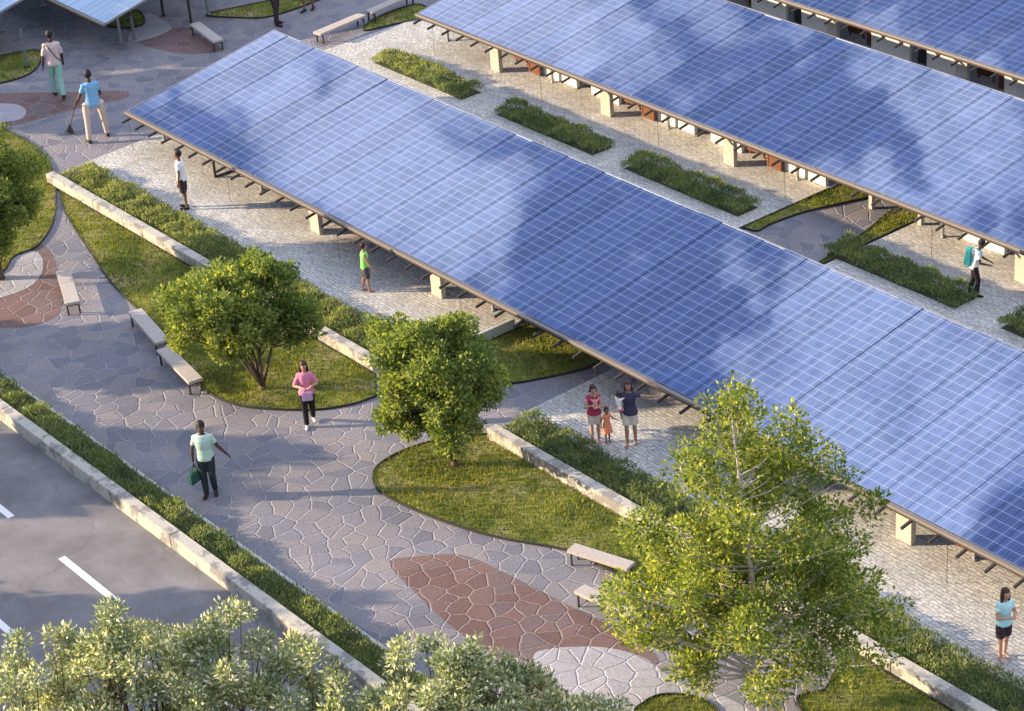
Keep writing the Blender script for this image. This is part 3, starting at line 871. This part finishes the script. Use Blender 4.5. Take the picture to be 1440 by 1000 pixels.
# street trees across the road (unseen on the left, placed to throw the shadow bands; last three added to shade the upper left plaza)
RQ = math.sqrt(.5)
for i, (q, s_, hh, wd_, sd_) in enumerate(((-11.9, -7, 3.9, 1.2, 1), (-13.3, -7.5, 4.0, 1.1, 2), (-17.0, -8.5, 5.0, 1.25, 3), (-18.3, -9.0, 5.0, .8, 4), (-23.0, -5.2, 4.6, 1.2, 5), (-25.2, -3.5, 4.6, 1.3, 6), (2.2, -12.5, 4.6, 1.4, 7), (4.4, -12.0, 4.6, 1.4, 8), (6.8, -12.5, 4.4, 1.4, 9))):
    X_, Y_ = (s_ - q) * RQ, (s_ + q) * RQ
    rg = np.random.default_rng(80 + i); cl_ = []
    for k in range(38):
        a_ = rg.uniform(0, 2 * PI); v = rg.uniform(0, 1); q_ = wd_ * rg.uniform(0, 1) ** .5 * (.6 + .8 * math.sin(PI * min(1, v + .1)))*.75
        cl_.append(np.array([q_ * math.cos(a_), q_ * math.sin(a_), .6 + v * (hh - .9), rg.uniform(.4, .6)]))
    make_tree('unseen street tree beyond the left edge of the picture, placed for its shadow', (X_, Y_, 0), cl_, 16000, .22, 'round_tree_leaves', 'bark', 6, .12, .4, 'street trees across the road')
# ------------------------------------------------------------------ people
def cloth(name, col, rough=.85):
    if name in MT: return name
    simple(name, col, rough, 0, 9, .2, .9, .2); return name


for n_, c_ in (('skin_dark', (.085, .045, .03)), ('skin_brown', (.23, .12, .075)), ('skin_light', (.50, .29, .21)), ('skin_tan', (.36, .2, .13))):
    m, t = mat(n_); p_ = t.add('ShaderNodeTexCoord').outputs['Object']; nn = t.noise(p_, 14, 3)
    t.out(pbsdf(t, t.mix(1, (*c_, 1), t.ramp(nn.outputs[0], [(.3, .85), (.7, 1.15)]), 'MULTIPLY'), .55, spec=.4)); MT[n_] = m
simple('hair_black', (.012, .010, .010), .6, 0, 60, .3, .5); simple('hair_brown', (.05, .022, .014), .55, 0, 60, .3, .5); simple('hair_blond', (.35, .2, .09), .6, 0, 60, .3, .5)
simple('eye_white', (.4, .38, .36), .3); simple('lips', (.22, .07, .06), .5)


def remesh(mb, name, m, voxel, parent, smooth=2):
    # joined into one continuous skin
    me = mb.mesh(name, None); o = bpy.data.objects.new(name, me); COL.objects.link(o)
    md = o.modifiers.new('r', 'REMESH'); md.mode = 'VOXEL'; md.voxel_size = voxel
    if smooth:
        sm = o.modifiers.new('s', 'SMOOTH'); sm.factor = .5; sm.iterations = smooth
    dg = bpy.context.evaluated_depsgraph_get(); dg.update()
    me2 = bpy.data.meshes.new_from_object(o.evaluated_get(dg)); bpy.data.objects.remove(o)
    me2.name = name; me2.materials.clear(); me2.materials.append(MT[m])
    me2.polygons.foreach_set('use_smooth', [True] * len(me2.polygons))
    return link(name, me2, parent)


def V_(*a): return Vector(a)


def person(label, px_, H, face, skin, hair, legs=((.35, .25), (-.3, .15)), arms=None, top=None, bottom=None, hairlen=0, lean=0., head=(0, 0),
           shoes='shoe_dark', female=False, z=0., at=None, group=None, sleeve=.6, trouser=1.0, skirt=False, child=False, seat=False, cat='person', stance=.09):
    """pose from joint angles; forward = +x, left = +y, unit height 1.75 scaled to H.
    legs: (hip flexion, knee bend) right, left.  arms: (upper dir, fore dir) right, left"""
    H *= .97; k = H / 1.75
    base = Vector(G(*px_, z)) if at is None else Vector(at)
    t_ = thing('person', label, cat, base, R(face), group)
    hz = .93; fk = .88 if female else 1.0; hd = 1.28 if child else 1.0; wk = .92 if child else 1.0
    top_dir = V_(math.sin(lean), 0, math.cos(lean))
    pel = V_(0, 0, hz)

    def T(x, y, zz):       # torso point, leaning about the hips
        h_ = zz - hz
        return pel + top_dir * h_ + V_(math.cos(lean) * x, y, -math.sin(lean) * x)
    body = MB(); shirt = MB(); pants = MB(); shoes_ = []
    J = []
    for s_, (f_, kn) in zip((-1, 1), legs):
        hip = V_(0, s_ * stance, hz - .02); sp_ = s_ * (stance - .09) * 1.2
        d1 = V_(math.sin(f_), sp_, -math.cos(f_)).normalized(); d2 = V_(math.sin(f_ - kn), sp_, -math.cos(f_ - kn)).normalized()
        knee = hip + d1 * .43; ank = knee + d2 * .42
        toe_d = V_(math.cos(f_ * .4 - kn * .5), s_ * .15, math.sin(-abs(kn) * .35) if not seat else -.3).normalized()
        J.append((hip, knee, ank, toe_d))
    low = min(j[2].z for j in J) - .085
    off = V_(0, 0, -low if not seat else 0)
    sh_w = .162 * (.9 if female else 1) * wk
    # torso
    def torso(mb, g, z0, z1, taper=True):
        prof = [(.86, .115, .165 * (1.04 if female else .98)), (.93, .12, .17 * (1.04 if female else .97)), (1.02, .105, .15 * fk + .004), (1.12, .098, .14 * fk), (1.24, .108, .148 * fk + .003), (1.34, .108, .158 * fk + .005), (1.41, .086, .148 * fk + .005), (1.455, .06, .10)]
        seg = 18; rr = []
        zs = [p_ for p_ in prof if z0 <= p_[0] <= z1]
        vs = []; n = len(zs); st = len(mb.v)
        for (zz, rx, ry) in zs:
            for q in range(seg):
                a = 2 * PI * q / seg; vs.append(T((rx + g) * math.cos(a) + (.008 if zz > 1.15 else -.005), (ry * wk + g) * math.sin(a), zz))
        fs = [(i * seg + q, i * seg + (q + 1) % seg, (i + 1) * seg + (q + 1) % seg, (i + 1) * seg + q) for i in range(n - 1) for q in range(seg)]
        fs += [tuple(range(seg))[::-1], tuple((n - 1) * seg + q for q in range(seg))]
        mb.add(vs, fs)
    torso(body, -.006, .8, 1.5)
    neck0, neck1 = T(0, 0, 1.42), T(.015, 0, 1.54)
    body.tube([neck0, neck1], [.06, .05], 12)
    # head
    hc = T(.025, 0, 1.63 + (.03 if child else 0)); st = len(body.v)
    hb = MB()
    hb.ball((0, 0, .02), (.098 * hd, .078 * hd, .108 * hd), 18, 12)                 # skull
    hb.ball((.035 * hd, 0, -.035 * hd), (.062 * hd, .058 * hd, .075 * hd), 14, 10)      # jaw and face
    hb.add(*(lambda q: (q.v, q.f))(MB().tube([(.085 * hd, 0, .02), (.112 * hd, 0, -.018), (.092 * hd, 0, -.026)], [.008, .015, .010], 8)))   # nose
    for s_ in (-1, 1): hb.ball((.0, s_ * .08 * hd, 0), (.018, .010, .03), 8, 6)   # ears
    HM = Matrix.Translation(hc) @ Matrix.Rotation(head[0], 4, 'Z') @ Matrix.Rotation(head[1] + lean * .4, 4, 'Y')
    hb.transform(HM); body.add(hb.v, hb.f)
    # legs
    for (hip, knee, ank, td), s_ in zip(J, (-1, 1)):
        body.tube([hip, hip.lerp(knee, .5), knee], [.083, .07, .052], 12); body.ball(hip, .084); body.ball(knee, .052)
        sh = knee.lerp(ank, .3) + V_(-.012, 0, 0)
        body.tube([knee, sh, ank], [.05, .053, .034], 12)
        body.ball(ank, .036)
        body.tube([ank + V_(-.03, 0, -.04), ank + V_(.03, 0, -.045), ank + td * .13 + V_(0, 0, -.055), ank + td * .17 + V_(0, 0, -.058)], [.032, .036, .03, .018], 10)
        if shoes:
            shoe = MB(); shoes_.append(shoe)
            a0 = ank + V_(0, 0, -.05)
            shoe.tube([a0 - td * .075, a0 - td * .05, a0 + td * .04, a0 + td * .15, a0 + td * .20], [.028, .042, .043, .041, .022], 12, True, .85)
            shoe.tube([ank + V_(0, 0, .0), a0], [.043, .045], 12)
        if bottom and not skirt:
            pts = [hip + V_(0, 0, .03), hip.lerp(knee, .5), knee]; rr = [.102, .092, .074]
            if trouser > .6:
                e = knee.lerp(ank, min(1, (trouser - .5) * 2)); pts += [knee.lerp(e, .5), e]; rr += [.070, .062]
            else:
                e = hip.lerp(knee, trouser * 2); pts = [hip + V_(0, 0, .03), hip.lerp(e, .5), e]; rr = [.105, .102, .098]
            pants.tube(pts, rr, 14); pants.ball(hip, .088)
    if bottom:
        if skirt:
            st = len(pants.v); pants.rings([(0, 0, hz + .10, .12, .165), (0, 0, hz - .02, .14, .19), (.01, 0, hz - .25, .18, .23), (.01, 0, hz - .42, .20, .25)], 20)
        else: pants.rings([(0, 0, hz - .10, .115, .165), (0, 0, hz - .02, .122, .168), (0, 0, hz + .06, .105, .140)], 18)
    # arms
    if arms is None: arms = (((.12, -.25, -1), (.35, -.05, -1)), ((-.15, .25, -1), (.2, .05, -1)))
    hands = []
    for s_, (du, df) in zip((-1, 1), arms):
        sh = T(0, s_ * sh_w, 1.385)
        du = Vector(du).normalized(); df = Vector(df).normalized(); el = sh + du * .29 * wk; wr = el + df * .25 * wk
        body.ball(sh, .056); body.tube([sh, sh.lerp(el, .5), el], [.052, .046, .037], 12); body.ball(el, .037)
        body.tube([el, el.lerp(wr, .35), wr], [.037, .038, .026], 12)
        # hand: palm, four bent fingers and a thumb leaving the side of the palm
        sd_ = Vector((0, 0, 1)).cross(df)
        if sd_.length < .2: sd_ = Vector((1, 0, 0))
        sd_.normalize(); pn = df.cross(sd_).normalized()
        body.ball(wr, .027); pc = wr + df * .045
        for q in (-1.2, 0, 1.2): body.tube([wr + sd_ * q * .008, wr + df * .085 + sd_ * q * .017], [.018, .016], 8)
        for q, fl in zip((-1.5, -.5, .5, 1.5), (.060, .074, .078, .068)):
            b0 = wr + df * .082 + sd_ * q * .017; b1 = b0 + df * fl * .5 - pn * .004; b2 = b1 + (df * .75 - pn * .6).normalized() * fl * .45
            body.tube([b0, b1, b2], [.0105, .0095, .0075], 6)
        tb = wr + df * .025 + sd_ * .024; body.tube([tb, tb + (df + sd_ * .8).normalized() * .035, tb + (df * 1.2 + sd_ * .4).normalized() * .066], [.0125, .011, .0085], 6)
        hands.append(wr + df * .09)
        if top and sleeve > 0:
            e = sh.lerp(el, min(1, sleeve)); pts = [sh + V_(0, -s_ * .03, .01), sh.lerp(e, .5), e]; rr = [.066, .058, .055 if sleeve <= 1 else .050]
            if sleeve > 1:
                e2 = el.lerp(wr, min(1, sleeve - 1)); pts += [el.lerp(e2, .5), e2]; rr += [.05, .045]
            shirt.tube(pts, rr, 12); shirt.ball(sh, .064)
    if top: torso(shirt, .024, .85, 1.46)
    MK = Matrix.Scale(k, 4) @ Matrix.Translation(off)
    for mb_ in (body, shirt, pants, *shoes_): mb_.transform(MK)
    remesh(body, 'body', skin, .0085 * max(k, .6), t_)
    if top: remesh(shirt, 'shirt', top, .013 * k, t_)
    if bottom: remesh(pants, 'skirt' if skirt else ('trousers' if trouser > .6 else 'shorts'), bottom, .013 * k, t_)
    for shoe in shoes_: remesh(shoe, 'shoe', shoes, .012 * k, t_)
    # hair
    if hair:
        hb = MB(); hb.ball((-.016, 0, .04), (.108 * hd, .093 * hd, .112 * hd), 18, 12)
        if hairlen:
            hb.tube([(-.06, 0, .06), (-.075, 0, -.05), (-.085, 0, -.05 - hairlen * .6), (-.08, 0, -.05 - hairlen)], [.06, .072, .065, .03], 14)
            for s_ in (-1, 1): hb.tube([(.0, s_ * .062, .07), (.005, s_ * .083, -.02), (-.01, s_ * .088, -.05 - hairlen * .5), (-.01, s_ * .08, -.05 - hairlen * .8)], [.03, .03, .032, .012], 10)
        hb.transform(MK @ HM); ho = remesh(hb, 'hair', hair, .011 * k, t_, 1)
        # clear the face: push hair that would cover it back behind the skin
        me = ho.data; inv = (MK @ HM).inverted()
        for v in me.vertices:
            q = inv @ v.co
            if q.x > .045 * hd and q.z < .075 * hd and abs(q.y) < .07 * hd:
                q.x = .045 * hd; v.co = (MK @ HM) @ q
    ey = MB(); mo = MB()
    for s_ in (-1, 1): ey.ball((.088 * hd, s_ * .031 * hd, .012), (.012, .013, .009), 8, 6)
    ey.transform(MK @ HM); ey.obj('eyes', 'eye_white', t_, True)
    ir = MB()
    for s_ in (-1, 1): ir.ball((.0965 * hd, s_ * .031 * hd, .012), (.005, .006, .006), 8, 6)
    ir.transform(MK @ HM); ir.obj('pupils', 'hair_black', t_, True)
    mo.ball((.093 * hd, 0, -.058 * hd), (.007, .02, .006), 10, 6).transform(MK @ HM); mo.obj('mouth', 'lips', t_, True)
    t_['_x'] = 0; del t_['_x']
    W_ = Matrix.Translation(base) @ Matrix.Rotation(R(face), 4, 'Z')
    return t_, [W_ @ (MK @ h_) for h_ in hands], W_ @ MK, T


for n_, c_ in (('shoe_dark', (.03, .025, .022)), ('shoe_white', (.7, .7, .7)), ('mint_cotton', (.46, .66, .56)), ('dark_trousers', (.03, .045, .045)), ('pink_white_cotton', (.62, .52, .50)),
               ('green_trousers', (.28, .52, .43)), ('blue_cotton', (.20, .42, .66)), ('beige_trousers', (.56, .48, .42)), ('white_cotton', (.78, .80, .80)), ('dark_shorts', (.05, .035, .04)),
               ('lime_cotton', (.22, .72, .16)), ('pattern_shorts', (.09, .08, .095)), ('pink_cotton', (.66, .24, .38)), ('black_leggings', (.022, .018, .022)), ('maroon_cotton', (.42, .05, .10)),
               ('cream_cotton', (.66, .58, .50)), ('orange_cotton', (.85, .30, .16)), ('navy_cotton', (.05, .05, .09)), ('rose_cotton', (.75, .32, .34)), ('aqua_cotton', (.50, .82, .80)),
               ('teal_fabric', (.06, .36, .36)), ('green_bag', (.035, .11, .085)), ('lilac_bag', (.55, .36, .55)), ('strap_dark', (.06, .05, .05)), ('straw', (.09, .07, .045))):
    cloth(n_, c_)
Zs = .03
# 1 walking man in mint t-shirt with bag
_, hd_, W_, T_ = person('man in a mint t-shirt and dark trousers walking on the plaza with a green bag', (297, 697), 1.85, -38, 'skin_dark', 'hair_black', ((.02, .05), (.10, .45)),
                        (((.05, -.30, -1), (.15, -.05, -1)), ((-.15, .45, -1), (-.05, .7, -.9))), 'mint_cotton', 'dark_trousers', head=(.15, .1))
h_ = hd_[0]; b = MB().box((-.06, -.17, -.42), (.06, .17, -.14), .02)
bg_ = thing('handbag', 'dark green bag carried by the man in the mint t-shirt', 'bag', h_, R(20))
b.obj('bag_body', 'green_bag', bg_)
for s_ in (-1, 1): MB().tube([(s_ * .03, -.09, -.15), (s_ * .02, -.06, -.03), (0, 0, .005), (s_ * .02, .06, -.03), (s_ * .03, .09, -.15)], .008, 6).obj('handle', 'green_bag', bg_)
# 2 man walking away top left
person('man in pale pink shirt and green trousers walking away with a shoulder strap', (84, 136), 2.14, 155, 'skin_dark', 'hair_black', ((-.22, .25), (.25, .12)),
       (((.12, -.22, -1), (.5, .0, -1)), ((-.1, .3, -1), (.1, .12, -1))), 'pink_white_cotton', 'green_trousers', shoes='shoe_dark', sleeve=.9)
st_ = MB().tube([(-.15, .13, 1.72), (-.175, .02, 1.5), (-.17, -.1, 1.3), (-.08, -.235, 1.13), (.08, -.235, 1.13), (.19, -.08, 1.35), (.17, .05, 1.6), (.02, .15, 1.77), (-.15, .13, 1.72)], .014, 6).obj('strap', 'strap_dark')
st_.parent = bpy.data.objects['person.001'] if 'person.001' in bpy.data.objects else None
# 3 sweeper
_, hd_, W_, T_ = person('man in a blue t-shirt and beige trousers sweeping the plaza, seen from behind', (139, 196), 2.13, 165, 'skin_dark', 'hair_black', ((.12, .05), (-.12, .05)),
                        (((.2, -.25, -1), (.55, .55, -.55)), ((.15, .45, -1), (.35, .5, -1))), 'blue_cotton', 'beige_trousers', lean=.08, stance=.17)
br_ = thing('broom', 'long handled broom held by the man in blue, its head on the paving', 'broom', G(100, 188), 0)
o_ = Vector(G(100, 188)); a1 = hd_[1] - o_; top_ = hd_[0] - o_
d_ = (a1 - V_(0, 0, .1)).normalized()
MB().tube([V_(0, 0, .22), a1, a1 + (a1 - V_(0, 0, .22)).normalized() * .55], .016, 8).obj('handle', 'wood_brown', br_)
w_ = MB()
for i in range(60):
    a_ = random.uniform(-1, 1); c2 = random.uniform(-.4, .4)
    w_.tube([V_(a_ * .03, c2 * .03, .26), V_(a_ * .10, c2 * .10 - .0, .12), V_(a_ * .2 - .08, c2 * .2, .005)], [.006, .006, .003], 4)
w_.tube([(0, 0, .2), (0, 0, .28)], [.045, .03], 10); w_.obj('bristles', 'straw', br_)
# 4 white shirted man
person('man in a white shirt and dark shorts standing between the hedge and the first canopy', (262, 293), 1.70, 222, 'skin_brown', 'hair_black', ((.05, .05), (-.05, .03)),
       (((.05, -.2, -1), (.35, 0, -1)), ((.0, .22, -1), (.15, .1, -1))), 'white_cotton', 'dark_shorts', trouser=.46, z=Zs, sleeve=.55)
# 5 boy
person('boy in a lime green vest and dark patterned shorts standing by the first canopy', (517, 410), 1.33, 62, 'skin_tan', 'hair_black', ((.1, .05), (-.12, .1)),
       (((.35, -.45, -1), (.7, -.4, -1)), ((-.2, .35, -1), (.05, .15, -1))), 'lime_cotton', 'pattern_shorts', trouser=.46, z=Zs, sleeve=0, shoes=None)
# 6 pink woman
_, hd_, W_, T_ = person('woman in a pink top and black leggings walking by the lawn with a lilac bag', (437, 598), 1.65, -30, 'skin_light', 'hair_brown', ((.12, .05), (-.02, .5)),
                        (((.10, -.5, -1), (.85, .75, .1)), ((.1, .5, -1), (.85, -.75, .1))), 'pink_cotton', 'black_leggings', .22, shoes='shoe_white', female=True, sleeve=.95, head=(0, .2))
pt = (hd_[0] + hd_[1]) / 2
pg = thing('handbag', 'small lilac bag hanging in front of the woman in pink', 'bag', pt, R(-30))
MB().box((-.02, -.12, -.30), (.05, .12, -.09), .02).obj('bag_body', 'lilac_bag', pg)
MB().tube([(.015, -.09, -.10), (.01, -.03, -.0), (.01, .03, -.0), (.015, .09, -.10)], .008, 6).obj('handle', 'lilac_bag', pg)
# 7 mother with baby
_, hd_, W_, T_ = person('woman in a maroon top and white shorts holding a baby against her chest', (838, 622), 1.44, -35, 'skin_light', 'hair_brown', ((.03, .03), (-.03, .03)),
                        (((.35, -.35, -1), (.7, .55, .55)), ((.45, .3, -1), (.7, -.55, .35))), 'maroon_cotton', 'cream_cotton', .06, shoes=None, female=True, trouser=.4, z=Zs, sleeve=.1, head=(.2, .3), group=None)
FG_ = None
bp_ = W_ @ V_(.19, .03, 1.14)
person('fair haired baby held by the woman in maroon', None, .58, 145, 'skin_light', 'hair_blond', ((1.0, .8), (1.1, .9)), (((.6, -.4, .1), (.7, .2, .4)), ((.6, .4, .1), (.7, -.2, .4))),
       'rose_cotton', 'cream_cotton', at=bp_ - V_(0, 0, .26), child=True, seat=True, shoes=None, trouser=.45)
# 8 little girl
person('small child in an orange dress standing beside the woman in maroon', (855, 622), .86, -20, 'skin_brown', 'hair_brown', ((.04, .03), (-.04, .03)),
       (((.2, -.6, -.8), (.5, -.2, -.3)), ((.2, .6, -.8), (.6, .2, .1))), 'orange_cotton', 'orange_cotton', .03, shoes=None, female=True, child=True, skirt=True, z=Zs, sleeve=.5)
# 9 second mother, with child on the hip
_, hd_, W_, T_ = person('woman in a navy top and cream shorts carrying a child and pointing to the right', (888, 626), 1.60, -50, 'skin_tan', 'hair_brown', ((.10, .12), (-.10, .08)),
                        (((.35, -.5, -1), (.9, -.25, .2)), ((.05, .9, -.1), (.1, .95, .12))), 'navy_cotton', 'cream_cotton', .12, shoes=None, female=True, trouser=.4, z=Zs, sleeve=.5)
W2 = W_
person('child in a white and rose dress carried on the hip of the woman in navy', None, .78, 105, 'skin_light', 'hair_brown', ((.9, .9), (.7, .6)), (((.5, -.4, .3), (.8, .2, .4)), ((.5, .4, -.1), (.8, -.2, .2))),
       'white_cotton', 'rose_cotton', .04, at=(W_ @ V_(.12, -.24, 1.06)) - V_(0, 0, .38), child=True, seat=True, shoes=None, female=True, trouser=.45)
# 10 girl lower right
person('girl with long dark hair in an aqua top and dark shorts', (1410, 926), 1.56, -15, 'skin_light', 'hair_brown', ((.05, .03), (-.03, .1)),
       (((.25, -.3, -1), (.75, .65, .25)), ((.25, .3, -1), (.75, -.65, .3))), 'aqua_cotton', 'dark_shorts', .26, shoes=None, female=True, trouser=.4, z=Zs, sleeve=.5)
# 11 man with teal backpack
_, hd_, W_, T_ = person('man in a white shirt and black trousers wearing a teal backpack, head bowed', (1369, 415), 1.50, 38, 'skin_dark', 'hair_black', ((.28, .35), (-.05, .15)),
                        (((.25, -.2, -1), (.8, .3, -.3)), ((.25, .2, -1), (.8, -.3, -.3))), 'white_cotton', 'black_leggings', lean=.22, head=(0, .45), z=Zs)
bk = thing('backpack', 'teal backpack on the back of the man in the white shirt', 'backpack', W_ @ T_(-.19, 0, 1.18), R(38))
bm_ = MB().box((-.10, -.14, -.24), (.05, .14, .2), .04); bm_.obj('pack', 'teal_fabric', bk)
MB().box((-.13, -.1, -.2), (-.102, .1, -.02), .012).obj('pocket', 'teal_fabric', bk)
for s_ in (-1, 1): MB().tube([(.05, s_ * .1, .17), (.15, s_ * .105, .25), (.27, s_ * .10, .14), (.25, s_ * .105, -.05), (.06, s_ * .11, -.16)], .014, 6).obj('strap', 'teal_fabric', bk)
# 12, 13 people at the top edge
person('dark clothed person cut by the top edge, above the first canopy corner', (391, 35), 2.1, 20, 'skin_dark', 'hair_black', ((.1, .1), (-.12, .05)),
       None, 'strap_dark', 'dark_shorts')
person('person in dark shorts at the very top edge, right of the darker standing person', (434, 15), 2.0, -60, 'skin_brown', 'hair_black', ((.15, .1), (-.12, .1)),
       None, 'navy_cotton', 'dark_shorts', trouser=.45)
